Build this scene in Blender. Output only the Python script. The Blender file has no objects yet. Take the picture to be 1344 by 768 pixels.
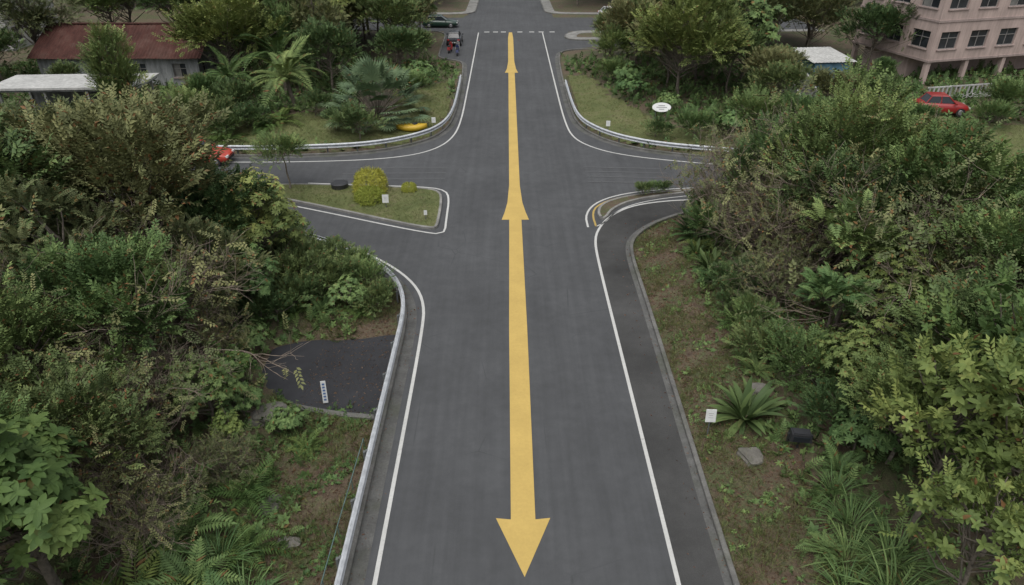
import bpy, bmesh, math, random
import numpy as np
from mathutils import Vector
from mathutils.geometry import tessellate_polygon
random.seed(7); RNG=np.random.default_rng(7)
S=bpy.context.scene
COL=S.collection

# ------------------------------------------------------------ materials
def newmat(name):
    m=bpy.data.materials.new(name); m.use_nodes=True
    nt=m.node_tree; b=nt.nodes['Principled BSDF']
    return m,nt,b
def N(nt,t,**kw):
    n=nt.nodes.new(t)
    for k,v in kw.items(): setattr(n,k,v)
    return n
def noise(nt,scale,detail=4,rough=.6,vec=None):
    n=N(nt,'ShaderNodeTexNoise'); n.inputs['Scale'].default_value=scale
    n.inputs['Detail'].default_value=detail; n.inputs['Roughness'].default_value=rough
    if vec is not None: nt.links.new(vec,n.inputs['Vector'])
    return n.outputs['Fac']
def ramp(nt,fac,stops,interp='LINEAR'):
    r=N(nt,'ShaderNodeValToRGB'); cr=r.color_ramp; cr.interpolation=interp
    while len(cr.elements)<len(stops): cr.elements.new(.5)
    for e,(p,c) in zip(cr.elements,stops):
        e.position=p; e.color=(c[0],c[1],c[2],1) if isinstance(c,tuple) else (c,c,c,1)
    nt.links.new(fac,r.inputs['Fac']); return r.outputs['Color']
def mix(nt,fac,a,b,mode='MIX'):
    m=N(nt,'ShaderNodeMix',data_type='RGBA',blend_type=mode)
    for i,v in ((0,fac),(6,a),(7,b)):
        if isinstance(v,(float,int)): m.inputs[i].default_value=v
        elif isinstance(v,tuple): m.inputs[i].default_value=(v[0],v[1],v[2],1)
        else: nt.links.new(v,m.inputs[i])
    return m.outputs[2]
def pos(nt): return N(nt,'ShaderNodeNewGeometry').outputs['Position']
def bump(nt,b,h,s=.3,d=.02):
    n=N(nt,'ShaderNodeBump'); n.inputs['Strength'].default_value=s; n.inputs['Distance'].default_value=d
    nt.links.new(h,n.inputs['Height']); nt.links.new(n.outputs['Normal'],b.inputs['Normal'])
def mapping(nt,v,sc):
    m=N(nt,'ShaderNodeMapping'); m.inputs['Scale'].default_value=sc
    nt.links.new(v,m.inputs['Vector']); return m.outputs['Vector']
def plain(name,c,rough=.6,var=.25,metal=0,scale=3):
    m,nt,b=newmat(name)
    tc=N(nt,'ShaderNodeTexCoord').outputs['Object']
    f=noise(nt,scale,3,.65,tc)
    col=ramp(nt,f,[(.3,tuple(x*(1-var) for x in c)),(.7,tuple(min(1,x*(1+var)) for x in c))])
    nt.links.new(col,b.inputs['Base Color']); b.inputs['Roughness'].default_value=rough
    b.inputs['Metallic'].default_value=metal
    return m

def asphalt(name,base,patch=.14,tracks=True):
    m,nt,b=newmat(name); p=pos(nt)
    big=noise(nt,.22,4,.6,p); mid=noise(nt,1.7,5,.7,p); fine=noise(nt,60,2,.8,p)
    c=ramp(nt,big,[(.3,tuple(x*(1-patch) for x in base)),(.7,tuple(x*(1+patch) for x in base))])
    c=mix(nt,.45,c,ramp(nt,mid,[(.25,.72),(.75,1.28)]),'MULTIPLY')
    c=mix(nt,.6,c,ramp(nt,fine,[(.3,.65),(.7,1.4)]),'MULTIPLY')
    if tracks:
        st=noise(nt,1.0,4,.6,mapping(nt,p,(3.0,.10,1)))
        c=mix(nt,.45,c,ramp(nt,st,[(.3,.78),(.7,1.2)]),'MULTIPLY')
        wp=mix(nt,.12,p,N(nt,'ShaderNodeTexNoise').outputs['Color'],'ADD')
        v=N(nt,'ShaderNodeTexVoronoi',feature='DISTANCE_TO_EDGE'); v.inputs['Scale'].default_value=.42; nt.links.new(wp,v.inputs['Vector'])
        cr=ramp(nt,v.outputs['Distance'],[(.0,0.0),(.010,1.0)])
        mk=ramp(nt,big,[(.50,0.0),(.60,.5)])
        c=mix(nt,mk,c,mix(nt,1.0,c,mix(nt,.55,(1.0,1.0,1.0),cr),'MULTIPLY'))
    nt.links.new(c,b.inputs['Base Color']); b.inputs['Roughness'].default_value=.9
    b.inputs['Specular IOR Level'].default_value=.25
    bump(nt,b,fine,.35,.01)
    return m
M_ASPH=asphalt('asphalt',(.074,.0765,.0795))
M_SHO=asphalt('asphalt_shoulder',(.056,.056,.055),.4,False)
M_PAD=asphalt('asphalt_pad',(.037,.038,.042),.3,False)

def paint(name,col,wear=.35,under=(.07,.07,.07)):
    m,nt,b=newmat(name); p=pos(nt)
    n1=noise(nt,9,6,.75,p); n2=noise(nt,.9,4,.6,p); n3=noise(nt,45,3,.7,p)
    a=mix(nt,.5,n1,n3)
    k=ramp(nt,a,[(wear-.06,0.0),(wear+.05,1.0)])
    c=mix(nt,.45,col,ramp(nt,n2,[(.3,.8),(.7,1.1)]),'MULTIPLY')
    c=mix(nt,.35,c,ramp(nt,n1,[(.3,.75),(.7,1.1)]),'MULTIPLY')
    c=mix(nt,k,under,c)
    nt.links.new(c,b.inputs['Base Color']); b.inputs['Roughness'].default_value=.8
    b.inputs['Specular IOR Level'].default_value=.2
    return m
M_YEL=paint('yellow_road_paint',(.53,.375,.12),.30)
M_YEL2=paint('yellow_edge_paint',(.42,.30,.10),.40)
M_WHT=paint('white_road_paint',(.52,.52,.50),.38)
M_FAINT=paint('worn_white_paint',(.11,.112,.115),.50,(.076,.078,.081))

def concrete(name,base,moss=.35):
    m,nt,b=newmat(name); p=pos(nt)
    n1=noise(nt,1.3,5,.7,p); n2=noise(nt,14,4,.7,p); n3=noise(nt,.6,4,.6,p)
    c=ramp(nt,n1,[(.3,tuple(x*.6 for x in base)),(.7,tuple(x*1.25 for x in base))])
    c=mix(nt,.6,c,ramp(nt,n2,[(.3,.6),(.7,1.25)]),'MULTIPLY')
    c=mix(nt,ramp(nt,n3,[(.5,0.0),(.7,moss)]),c,(.05,.06,.03))
    nt.links.new(c,b.inputs['Base Color']); b.inputs['Roughness'].default_value=.9
    bump(nt,b,n2,.4,.02); return m
M_KERB=concrete('kerb_concrete',(.15,.147,.137),.5)
M_PAVE=concrete('pavement_concrete',(.24,.235,.22),.2)
M_GUT=concrete('gutter_concrete',(.11,.11,.105),.5)
M_ROCK=concrete('rock',(.17,.16,.14),.6)

def ground_mat():
    m,nt,b=newmat('ground_soil'); p=pos(nt)
    n1=noise(nt,.35,5,.65,p); n2=noise(nt,2.6,5,.7,p); n3=noise(nt,18,4,.75,p)
    dirt=ramp(nt,n2,[(.3,(.07,.048,.032)),(.55,(.12,.088,.058)),(.75,(.16,.128,.088))])
    gr=ramp(nt,n3,[(.3,(.04,.055,.02)),(.7,(.095,.115,.042))])
    f=mix(nt,.5,n1,n2)
    c=mix(nt,ramp(nt,f,[(.46,0.0),(.57,.9)]),dirt,gr)
    c=mix(nt,.6,c,ramp(nt,n3,[(.3,.5),(.7,1.4)]),'MULTIPLY')
    nt.links.new(c,b.inputs['Base Color']); b.inputs['Roughness'].default_value=.95
    bump(nt,b,n3,.8,.05); return m
M_GND=ground_mat()
def lawn_mat():
    m,nt,b=newmat('lawn_grass'); p=pos(nt)
    n1=noise(nt,.5,5,.6,p); n3=noise(nt,22,4,.8,p); n2=noise(nt,2,5,.7,p)
    c=ramp(nt,n1,[(.3,(.08,.10,.03)),(.5,(.115,.132,.044)),(.72,(.155,.148,.068))])
    c=mix(nt,ramp(nt,n2,[(.55,0.0),(.7,.7)]),c,(.13,.11,.065))
    c=mix(nt,.7,c,ramp(nt,n3,[(.3,.5),(.7,1.4)]),'MULTIPLY')
    nt.links.new(c,b.inputs['Base Color']); b.inputs['Roughness'].default_value=.95
    bump(nt,b,n3,.8,.05); return m
M_LAWN=lawn_mat()

def leafmat(name,dark,mid,light,old=(.16,.10,.03),oldp=.965,trans=.0,rough=.6,k=1.85):
    m,nt,b=newmat(name)
    dark,mid,light=[tuple(min(.35,q*k) for q in c) for c in (dark,mid,light)]
    a=N(nt,'ShaderNodeAttribute',attribute_name='lv')
    sep=N(nt,'ShaderNodeSeparateColor'); nt.links.new(a.outputs['Color'],sep.inputs[0])
    oi=N(nt,'ShaderNodeObjectInfo').outputs['Random']
    mm=N(nt,'ShaderNodeMath',operation='MULTIPLY_ADD'); nt.links.new(sep.outputs[0],mm.inputs[0]); mm.inputs[1].default_value=.5
    m2=N(nt,'ShaderNodeMath',operation='MULTIPLY'); nt.links.new(sep.outputs[1],m2.inputs[0]); m2.inputs[1].default_value=.5
    nt.links.new(m2.outputs[0],mm.inputs[2])
    c=ramp(nt,mm.outputs[0],[(.12,dark),(.5,mid),(.9,light)])
    c=mix(nt,ramp(nt,sep.outputs[2],[(oldp,0.0),(oldp+.01,1.0)]),c,old)
    hs=N(nt,'ShaderNodeHueSaturation'); hs.inputs['Saturation'].default_value=.95
    r1=N(nt,'ShaderNodeMapRange'); nt.links.new(oi,r1.inputs[0]); r1.inputs[3].default_value=.468; r1.inputs[4].default_value=.515
    r2=N(nt,'ShaderNodeMapRange'); nt.links.new(oi,r2.inputs[0]); r2.inputs[3].default_value=1.2; r2.inputs[4].default_value=.78
    nt.links.new(r1.outputs[0],hs.inputs['Hue']); nt.links.new(r2.outputs[0],hs.inputs['Value']); nt.links.new(c,hs.inputs['Color'])
    c=hs.outputs['Color']
    nt.links.new(c,b.inputs['Base Color']); b.inputs['Roughness'].default_value=rough
    b.inputs['Specular IOR Level'].default_value=.2
    if trans>0:
        t=N(nt,'ShaderNodeBsdfTranslucent'); nt.links.new(c,t.inputs['Color'])
        ms=N(nt,'ShaderNodeMixShader'); ms.inputs[0].default_value=trans
        nt.links.new(b.outputs[0],ms.inputs[1]); nt.links.new(t.outputs[0],ms.inputs[2])
        nt.links.new(ms.outputs[0],nt.nodes['Material Output'].inputs['Surface'])
    return m
L_DARK=leafmat('leaf_dark',(.024,.044,.015),(.044,.074,.024),(.078,.112,.036))
L_MID=leafmat('leaf_mid',(.030,.056,.017),(.055,.094,.028),(.10,.142,.043))
L_OLIVE=leafmat('leaf_olive',(.040,.050,.020),(.070,.084,.033),(.115,.125,.050),oldp=.94,k=1.7)
L_YEL=leafmat('leaf_yellowgreen',(.055,.075,.020),(.095,.125,.033),(.17,.19,.050),k=1.65)
L_BRI=leafmat('leaf_bright',(.04,.075,.020),(.080,.130,.032),(.145,.20,.05),oldp=.985,trans=.2,k=1.4)
L_BRY=leafmat('leaf_bright_yellowgreen',(.045,.078,.020),(.085,.135,.034),(.15,.20,.052),oldp=.975,trans=.2,k=1.35)
L_FERN=leafmat('leaf_fern',(.035,.066,.021),(.06,.105,.032),(.10,.152,.046),oldp=.97,k=1.65)
L_STRAP=leafmat('leaf_strap',(.030,.06,.020),(.050,.09,.028),(.08,.125,.038),oldp=.97,k=1.35)
L_BLUE=leafmat('leaf_fanpalm',(.035,.062,.032),(.06,.095,.048),(.095,.135,.068),oldp=.98)
L_HEDGE=leafmat('leaf_hedge',(.14,.18,.02),(.21,.25,.028),(.28,.32,.04),oldp=.99,k=1.25)
L_GRASS=leafmat('leaf_grass',(.055,.075,.022),(.09,.115,.035),(.135,.15,.05),oldp=.84,old=(.22,.17,.09),k=1.4)
L_DRY=leafmat('leaf_dry',(.09,.058,.035),(.155,.105,.06),(.23,.165,.10),oldp=.99,k=1)
M_BARK=plain('bark',(.14,.12,.095),.9,.45,0,6)
M_TWIG=plain('dry_twig',(.23,.185,.145),.9,.35,0,3)

# ------------------------------------------------------------ mesh helpers
def link(ob,parent=None):
    COL.objects.link(ob)
    if parent is not None: ob.parent=parent
    return ob
def mesh_np(name,V,F,mats,mi=None,attr=None,smooth=False):
    V=np.asarray(V,dtype=np.float32); F=np.asarray(F,dtype=np.int32)
    me=bpy.data.meshes.new(name); k=F.shape[1]
    me.vertices.add(len(V)); me.vertices.foreach_set('co',V.ravel())
    me.loops.add(F.size); me.loops.foreach_set('vertex_index',F.ravel())
    me.polygons.add(len(F)); me.polygons.foreach_set('loop_start',np.arange(0,F.size,k,dtype=np.int32))
    for m in mats: me.materials.append(m)
    if mi is not None: me.polygons.foreach_set('material_index',np.asarray(mi,dtype=np.int32))
    if attr is not None:
        a=me.attributes.new('lv','FLOAT_COLOR','POINT')
        A=np.ones((len(V),4),dtype=np.float32); A[:,:3]=attr; a.data.foreach_set('color',A.ravel())
    if smooth: me.polygons.foreach_set('use_smooth',np.ones(len(F),dtype=bool))
    me.update(calc_edges=True); return me
def pym(name,V,F,mats,mi=None,smooth=False):
    me=bpy.data.meshes.new(name); me.from_pydata([tuple(v) for v in V],[],[tuple(f) for f in F])
    for m in (mats if isinstance(mats,list) else [mats]): me.materials.append(m)
    if mi is not None:
        for p,i in zip(me.polygons,mi): p.material_index=i
    if smooth:
        for p in me.polygons: p.use_smooth=True
    me.update(); return me
def obj(name,me,parent=None,loc=None,rot=0,sc=1):
    o=bpy.data.objects.new(name,me); link(o,parent)
    if loc is not None: o.location=loc
    o.rotation_euler[2]=rot
    o.scale=(sc,sc,sc) if not isinstance(sc,tuple) else sc
    return o
def empty(name,loc=(0,0,0),rot=0):
    e=bpy.data.objects.new(name,None); e.empty_display_size=.3; link(e); e.location=loc; e.rotation_euler[2]=rot; return e
class MB:
    def __init__(s): s.V=[]; s.F=[]; s.M=[]
    def box(s,c,d,m=0,rz=0,taper=1):
        b=len(s.V); cx,cy,cz=c; dx,dy,dz=[q/2 for q in d]; ca,sa=math.cos(rz),math.sin(rz)
        for z,t in ((-dz,1),(dz,taper)):
            for x,y in ((-dx,-dy),(dx,-dy),(dx,dy),(-dx,dy)):
                x*=t;y*=t; s.V.append((cx+x*ca-y*sa,cy+x*sa+y*ca,cz+z))
        for f in ((0,3,2,1),(4,5,6,7),(0,1,5,4),(1,2,6,5),(2,3,7,6),(3,0,4,7)):
            s.F.append(tuple(b+i for i in f)); s.M.append(m)
    def poly(s,pts,m=0):
        b=len(s.V); s.V+=list(pts); s.F.append(tuple(range(b,b+len(pts)))); s.M.append(m)
    def cyl(s,p0,p1,r0,r1=None,n=8,m=0,cap=True):
        r1=r0 if r1 is None else r1
        p0=Vector(p0);p1=Vector(p1); d=(p1-p0).normalized(); a=d.orthogonal().normalized(); c=d.cross(a); b=len(s.V)
        for p,r in ((p0,r0),(p1,r1)):
            for i in range(n):
                t=2*math.pi*i/n; s.V.append(tuple(p+a*(r*math.cos(t))+c*(r*math.sin(t))))
        for i in range(n):
            j=(i+1)%n; s.F.append((b+i,b+j,b+n+j,b+n+i)); s.M.append(m)
        if cap:
            s.F.append(tuple(b+i for i in reversed(range(n)))); s.M.append(m)
            s.F.append(tuple(b+n+i for i in range(n))); s.M.append(m)
    def mesh(s,name,mats,smooth=False): return pym(name,s.V,s.F,mats,s.M,smooth)

def chaikin(P,it=3):
    P=[np.array(p,float) for p in P]
    for _ in range(it):
        Q=[P[0]]
        for a,b in zip(P[:-1],P[1:]):
            Q.append(a*.75+b*.25); Q.append(a*.25+b*.75)
        Q.append(P[-1]); P=Q
    return np.array(P)
def resample(P,step):
    d=np.r_[0,np.cumsum(np.hypot(*(P[1:]-P[:-1]).T))]; n=max(2,int(d[-1]/step)+1)
    t=np.linspace(0,d[-1],n); return np.c_[np.interp(t,d,P[:,0]),np.interp(t,d,P[:,1])]
def normals(P):
    T=np.gradient(P,axis=0); T/=np.linalg.norm(T,axis=1)[:,None]+1e-9
    return np.c_[-T[:,1],T[:,0]]
def sweep(name,P,prof,mats,closed=False,parent=None,smooth=False):
    Nn=normals(P); n=len(P); k=len(prof); V=[];F=[]
    for i in range(n):
        for (o,z) in prof: V.append((P[i,0]+Nn[i,0]*o,P[i,1]+Nn[i,1]*o,z))
    for i in range(n-1):
        for j in range(k if closed else k-1):
            j2=(j+1)%k; F.append((i*k+j,(i+1)*k+j,(i+1)*k+j2,i*k+j2))
    return obj(name,pym(name,V,F,mats,None,smooth),parent)

# ------------------------------------------------------------ road plan (metres; x right, y away)
LL=[(-4.7,-40),(-4.7,11.7),(-4.7,21.4),(-4.7,24.7),(-5.05,26.4),(-5.8,28),(-7.4,29.8),(-8.9,30.9),(-12.4,33),(-16.5,35.1),(-21,36.8),(-30,38.5),(-60,40)]
UL=[(-60,47),(-30,45.8),(-20.3,45.3),(-14.3,45.4),(-9.7,46.1),(-6.7,48.1),(-5.2,50.4),(-4.6,54.3),(-4.6,62.6),(-4.8,72),(-5.2,75),(-7.6,76.2),(-7.9,78),(-7.9,88),(-8.2,91),(-10,92.8),(-40,93)]
FL=[(-40,105),(-8,105),(-5.4,106.5),(-4.8,109),(-4.8,260)]
FR=[(4.8,260),(4.8,109),(5.4,106.5),(8,105),(40,105)]
UR1=[(40,93),(10,92.8),(7.5,91.5),(6.5,89),(6.7,87),(8,86),(16,86.5)]
UR2=[(16,81),(8,81.2),(6,80.3),(5.1,78.2),(4.8,68.4),(4.75,57.6),(4.95,52.3),(6.06,49.5),(7.7,47.4),(10.4,45.7),(16.7,44.1),(32.4,41.1),(60,37)]
LR=[(60,30),(28.2,34.6),(18.6,36.2),(10.7,36.3),(8.8,35.3),(7.3,34.1),(6.2,32.7),(5.7,31.1),(5.7,25.9),(5.6,18.3),(5.5,11.7),(5.5,-40)]
LINES={k:chaikin(v) for k,v in dict(LL=LL,UL=UL,FL=FL,FR=FR,UR1=UR1,UR2=UR2,LR=LR).items()}
OUT=np.vstack([LINES[k] for k in ('LL','UL','FL','FR','UR1','UR2','LR')])
ISL_L=chaikin([(-13,40.1),(-9.1,39.8),(-5.6,39.4),(-4.6,39.0),(-4.25,37.9),(-4.2,34.8),(-4.25,33.6),(-5,33.75),(-6.45,34.35),(-10.7,36.4),(-15.2,38.4),(-17.3,39.6),(-16,40.1),(-13,40.1)],2)
ISL_R=chaikin([(4.75,34.9),(4.6,35.6),(4.95,36.9),(6.3,37.95),(8.4,38.7),(12.2,39.15),(12.4,39.0),(8.6,38.1),(6.6,37.2),(5.5,36.0),(5.1,34.9),(4.75,34.9)],2)
PAD=chaikin([(-9.9,22.6),(-8.5,23.2),(-6.9,23.1),(-5.0,23.6),(-4.9,23.3),(-4.9,18.6),(-4.95,18.3),(-6.4,18.5),(-8.2,19.0),(-9.8,20.5),(-9.9,22.6)],1)
LAWN_UL=np.array([(-26,45.9),(-9.7,46.9),(-6.9,48.8),(-5.5,51),(-5.1,57),(-6,66),(-9,62),(-12,55),(-17,53),(-26,52)])
LAWN_UR=np.array([(5.1,68),(5.0,56),(5.3,52.6),(6.5,50),(8,48),(12,46.5),(20,45),(21,48),(12,51),(10.5,55),(8.6,60),(7.5,68)])
LAWN_R=np.array([(24,44),(36,41.5),(44,40.5),(46,47),(32,52),(25,50)])

def pip(P,poly):
    x,y=P[:,0],P[:,1]; ins=np.zeros(len(P),bool); n=len(poly)
    for i in range(n):
        x1,y1=poly[i]; x2,y2=poly[(i+1)%n]
        if y1==y2: continue
        c=((y1>y)!=(y2>y))&(x<(x2-x1)*(y-y1)/(y2-y1)+x1); ins^=c
    return ins
def sdist(P,poly):
    d=np.full(len(P),1e9); n=len(poly)
    for i in range(n):
        a=poly[i]; b=poly[(i+1)%n]; ab=b-a; L=ab@ab
        if L<1e-12: continue
        t=np.clip(((P-a)@ab)/L,0,1); q=P-(a+t[:,None]*ab); d=np.minimum(d,np.hypot(q[:,0],q[:,1]))
    return np.where(pip(P,poly),-d,d)
def hills(x,y):
    return (np.sin(x*.31+1.3)*np.cos(y*.27+.4)*.22+np.sin(x*.13-y*.17)*.30+np.sin(x*.9+y*.7)*.05)
def ground_h(P):
    P=np.atleast_2d(np.asarray(P,float)); d=sdist(P,OUT)
    z=-.03+np.clip((d-.25)/.4,0,1)*.12
    k=np.clip((d-1.5)/7,0,1)
    z=z+k*(hills(P[:,0],P[:,1])+.45)
    pd=sdist(P,PAD); kk=np.clip(pd/1.2,0,1)
    z=np.where(pd<1.2,(.01)*(1-kk)+z*kk,z)
    return z,d
def gz(x,y): return float(ground_h([(x,y)])[0][0])

def axis(a,b,st,lo,hi,g=1.22):
    A=list(np.arange(a,b+st/2,st)); s=st
    while A[-1]<hi: s*=g; A.append(A[-1]+s)
    s=st; B=[]; x=a
    while x>lo: s*=g; x-=s; B.append(x)
    return np.array(B[::-1]+A)
gx=axis(-30,34,.45,-1500,1500); gy=axis(4,58,.45,-600,2000,1.1)
X,Y=np.meshgrid(gx,gy); P=np.c_[X.ravel(),Y.ravel()]
Z,_=ground_h(P); nx,ny=len(gx),len(gy)
ii=(np.arange(ny-1)[:,None]*nx+np.arange(nx-1)[None,:]).ravel()
F=np.c_[ii,ii+1,ii+1+nx,ii+nx]
obj('ground',mesh_np('ground',np.c_[P,Z],F,[M_GND],smooth=True))

def flat(name,poly,z,mat,parent=None):
    tri=tessellate_polygon([[Vector((p[0],p[1],0)) for p in poly]])
    V=[(p[0],p[1],z) for p in poly]; F=[]
    for t in tri:
        a,b,c=[np.array(V[i][:2]) for i in t]
        if (b-a)[0]*(c-a)[1]-(b-a)[1]*(c-a)[0]<0: t=(t[0],t[2],t[1])
        F.append(tuple(t))
    return obj(name,pym(name,V,F,mat),parent)
def dense_sheet(name,poly,mat,off=.03,st=.45):
    lo=poly.min(0); hi=poly.max(0)
    xs=np.arange(lo[0],hi[0]+st,st); ys=np.arange(lo[1],hi[1]+st,st)
    X,Y=np.meshgrid(xs,ys); P=np.c_[X.ravel(),Y.ravel()]; Z,d=ground_h(P)
    nx=len(xs); ny=len(ys); ii=(np.arange(ny-1)[:,None]*nx+np.arange(nx-1)[None,:]).ravel()
    F=np.c_[ii,ii+1,ii+1+nx,ii+nx]; cen=P[F].mean(1); wob=cen+np.c_[np.sin(cen[:,1]*1.9),np.cos(cen[:,0]*1.7)]*.25
    ok=pip(wob,poly)&(d[F].min(1)>.3)
    return obj(name,mesh_np(name,np.c_[P,Z+off],F[ok],[mat],smooth=True))
flat('road',OUT,0.0,M_ASPH)
dense_sheet('lawn',LAWN_UL,M_LAWN); dense_sheet('lawn',LAWN_UR,M_LAWN); dense_sheet('lawn',LAWN_R,M_LAWN)
flat('paved_pad',PAD[:-1],.035,M_PAD)
sweep('pad_edging',resample(chaikin([(-4.95,18.25),(-6.4,18.42),(-8.2,18.9)],1),.5),[(0,.0),(0,.09),(-.22,.09),(-.22,0)],M_KERB)

KP=[(0.0,-.06),(0.0,.11),(.02,.13),(.14,.13),(.16,.11),(.16,-.08)]
for k,st in (('LL',.4),('UL',.4),('FL',1),('FR',1),('UR1',.6),('UR2',.4),('LR',.4)):
    sweep('kerb',resample(LINES[k],st),KP,M_KERB)
for k in ('FL','FR','UR1'):
    sweep('pavement',resample(LINES[k],1),[(.163,-.05),(.163,.134),(1.5,.134),(1.55,-.1)],M_PAVE)
for nm,I in (('L',ISL_L),('R',ISL_R)):
    P=resample(I,.2); c=P.mean(0); Nn=normals(P)
    sgn=1 if ((P[:-1]+Nn[:-1]*.1-c)**2).sum()<((P[:-1]-Nn[:-1]*.1-c)**2).sum() else -1
    sweep('island_kerb',P,[(0,-.02),(0,.12),(.015*sgn,.135),(.14*sgn,.135),(.16*sgn,.10)],M_PAVE)
    inn=P[:-1]+Nn[:-1]*.13*sgn
    flat('traffic_island',inn,.115,M_LAWN if nm=='L' else M_GND)
Pll=resample(LINES['LL'],.5); Pll=Pll[Pll[:,1]>-30]
sweep('gutter',Pll,[(-.42,.004),(0.0,.004)],M_GUT)
sweep('gutter',resample(LINES['UL'][:int(len(LINES['UL'])*.7)],.5),[(-.35,.004),(0.0,.004)],M_GUT)
sweep('gutter',resample(LINES['UR2'],.5),[(-.35,.004),(0.0,.004)],M_GUT)
WR=chaikin([(4.1,-30),(4.1,11.7),(4.08,20.5),(4.05,29.4),(4.12,32.4),(4.6,34.0),(5.4,35.5),(6.9,36.9),(9.3,37.6),(11.8,37.7),(19.5,37.6),(29.5,36.0),(60,31.5)])
WL=chaikin([(-4.0,-30),(-4.0,13.7),(-4.0,24.3),(-4.2,26.2),(-4.75,27.7),(-5.8,29.2),(-7.2,30.6),(-8.8,31.8),(-12.3,34),(-16.5,36.1),(-21,37.7),(-30,39.3),(-60,41)])
WUL=chaikin([(-4.05,91.5),(-4.05,62),(-4.08,53),(-4.5,49),(-5.7,46.5),(-7.9,45.1),(-11.8,44.4),(-18.7,44.2),(-30,44.6),(-60,45.9)])
WUR=chaikin([(4.05,91.5),(4.05,62),(4.1,53),(4.4,49.3),(5.5,47.2),(7.2,45.7),(10.1,44.5),(16.3,42.9),(31.7,40),(60,36)])
a=resample(WR,.5); lr=resample(LINES['LR'][::-1],.05)
V=[];Fq=[]
for p in a:
    j=np.argmin(((lr-p)**2).sum(1)); q=lr[j]; V+=[(p[0],p[1],.004),(q[0],q[1],.004)]
for i in range(len(a)-1): Fq.append((2*i,2*i+1,2*i+3,2*i+2))
obj('road_shoulder',pym('road_shoulder',V,Fq,M_SHO))
sweep('gutter',resample(LINES['LR'],.5),[(-.22,.008),(-.0,.008)],M_GUT)
def line(P,w=.13,z=.012,m=M_WHT,name='lane_marking',st=.5):
    return sweep(name,resample(np.asarray(P,float),st),[(w/2,z),(-w/2,z)],m)
for L in (WR,WL,WUL,WUR): line(L,w=.125)
line(chaikin([(-12.9,40.45),(-9.1,40.1),(-5.4,39.75),(-4.3,39.3),(-3.9,38.2),(-3.85,34.8),(-3.8,33.3),(-4.2,33.05),(-6.4,33.95),(-10.7,35.95),(-15.2,37.95),(-18,39.5)],2),w=.11)
line(chaikin([(3.95,33.9),(3.95,35.5),(4.6,37.1),(6.0,38.35),(8.2,39.15),(12.5,39.7),(18,39.6)],2),w=.11)
line(chaikin([(4.4,34.0),(4.35,35.6),(4.75,36.9),(6.2,38.1),(8.4,38.9),(11.5,39.35)],2),m=M_YEL2,w=.11)
line(chaikin([(4.4,34.0),(4.9,34.4),(5.5,35.6),(6.6,36.85),(8.6,37.85),(12.0,38.6)],2),m=M_WHT,w=.08)
for i,y in enumerate((40.6,41.5,42.4,43.2)): line([(4.6,y),(10.5-.3*i,y-.35)],w=.2,m=M_FAINT)
for i,y in enumerate((41.1,42.1,43.1)): line([(-11.5+.4*i,y),(-4.4,y+.1)],w=.2,m=M_FAINT)
for x in (-1.9,-.9,1.2,2.7,3.9,5.3,-3.0): line([(x-.32,91.9),(x+.32,91.9)],w=.45)
yb=MB()
def quad(y0,w0,y1,w1): yb.poly([(-w0,y0,.012),(w0,y0,.012),(w1,y1,.012),(-w1,y1,.012)])
yb.poly([(0.0,11.95,.012),(.80,13.95,.012),(.36,13.9,.012),(-.36,13.9,.012),(-.80,13.95,.012)])
quad(13.9,.36,24,.38);quad(24,.38,34.9,.34)
quad(34.9,.76,35.9,.60);quad(35.9,.60,37.3,.44);quad(37.3,.44,40,.33);quad(40,.33,69.8,.31)
quad(69.8,.66,71.5,.46);quad(71.5,.46,75,.32);quad(75,.32,88,.31);quad(88,.31,91.6,.2)
obj('arrow_stripe_marking',yb.mesh('arrow_stripe_marking',[M_YEL]))

# ------------------------------------------------------------ guardrails
M_GAL=plain('galvanised_steel',(.46,.48,.50),.5,.22,.1,4)
M_POST=plain('rail_post',(.13,.14,.14),.7,.3,.2,4)
M_TEAL=plain('teal_pipe',(.10,.16,.15),.5,.3,.1,4)
def guardrail(P,off,h=.62,name='guardrail'):
    e=empty(name); Nn=normals(P); Q=P+Nn*off
    prof=[(0,-.155),(.035,-.12),(.035,-.09),(-.025,-.045),(-.025,-.015),(.035,.03),(.035,.06),(0,.10),(-.012,.10),(.02,.055),(.02,.035),(-.04,-.01),(-.04,-.05),(.02,-.095),(.02,-.115),(-.012,-.155)]
    prof=[(-a*2.3,h+b*1.3) for a,b in prof]
    sweep('beam',Q,prof,M_GAL,closed=True,parent=e)
    pts=resample(Q,2.0); N2=normals(pts); b=MB()
    for p,n in zip(pts,N2):
        r=math.atan2(n[1],n[0])
        b.box((p[0]+n[0]*.19,p[1]+n[1]*.19,h/2-.05),(.07,.10,h),0,r)
        b.box((p[0]+n[0]*.11,p[1]+n[1]*.11,h-.07),(.06,.10,.14),0,r)
    obj('posts',b.mesh('posts',[M_POST]),e)
g=resample(LINES['LL'],.5); g=g[(g[:,1]>-10)&(g[:,0]>-26)]; guardrail(g,.12,.6)
g=resample(LINES['UL'],.5); g=g[(g[:,1]<66)&(g[:,0]>-40)]; guardrail(g,.14,.64)
g=resample(LINES['UR2'],.5); g=g[(g[:,1]<64)&(g[:,0]<50)]; guardrail(g,.14,.64)
e=empty('pipe_railing')
pr=resample(np.array([(-5.3,8),(-5.25,13),(-5.15,16.8)]),1.6); b=MB()
for p,q in zip(pr[:-1],pr[1:]): b.cyl((p[0],p[1],.52),(q[0],q[1],.52),.016)
for p in pr: b.cyl((p[0],p[1],-.05),(p[0],p[1],.53),.016)
obj('pipes',b.mesh('pipes',[M_TEAL]),e)

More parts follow.
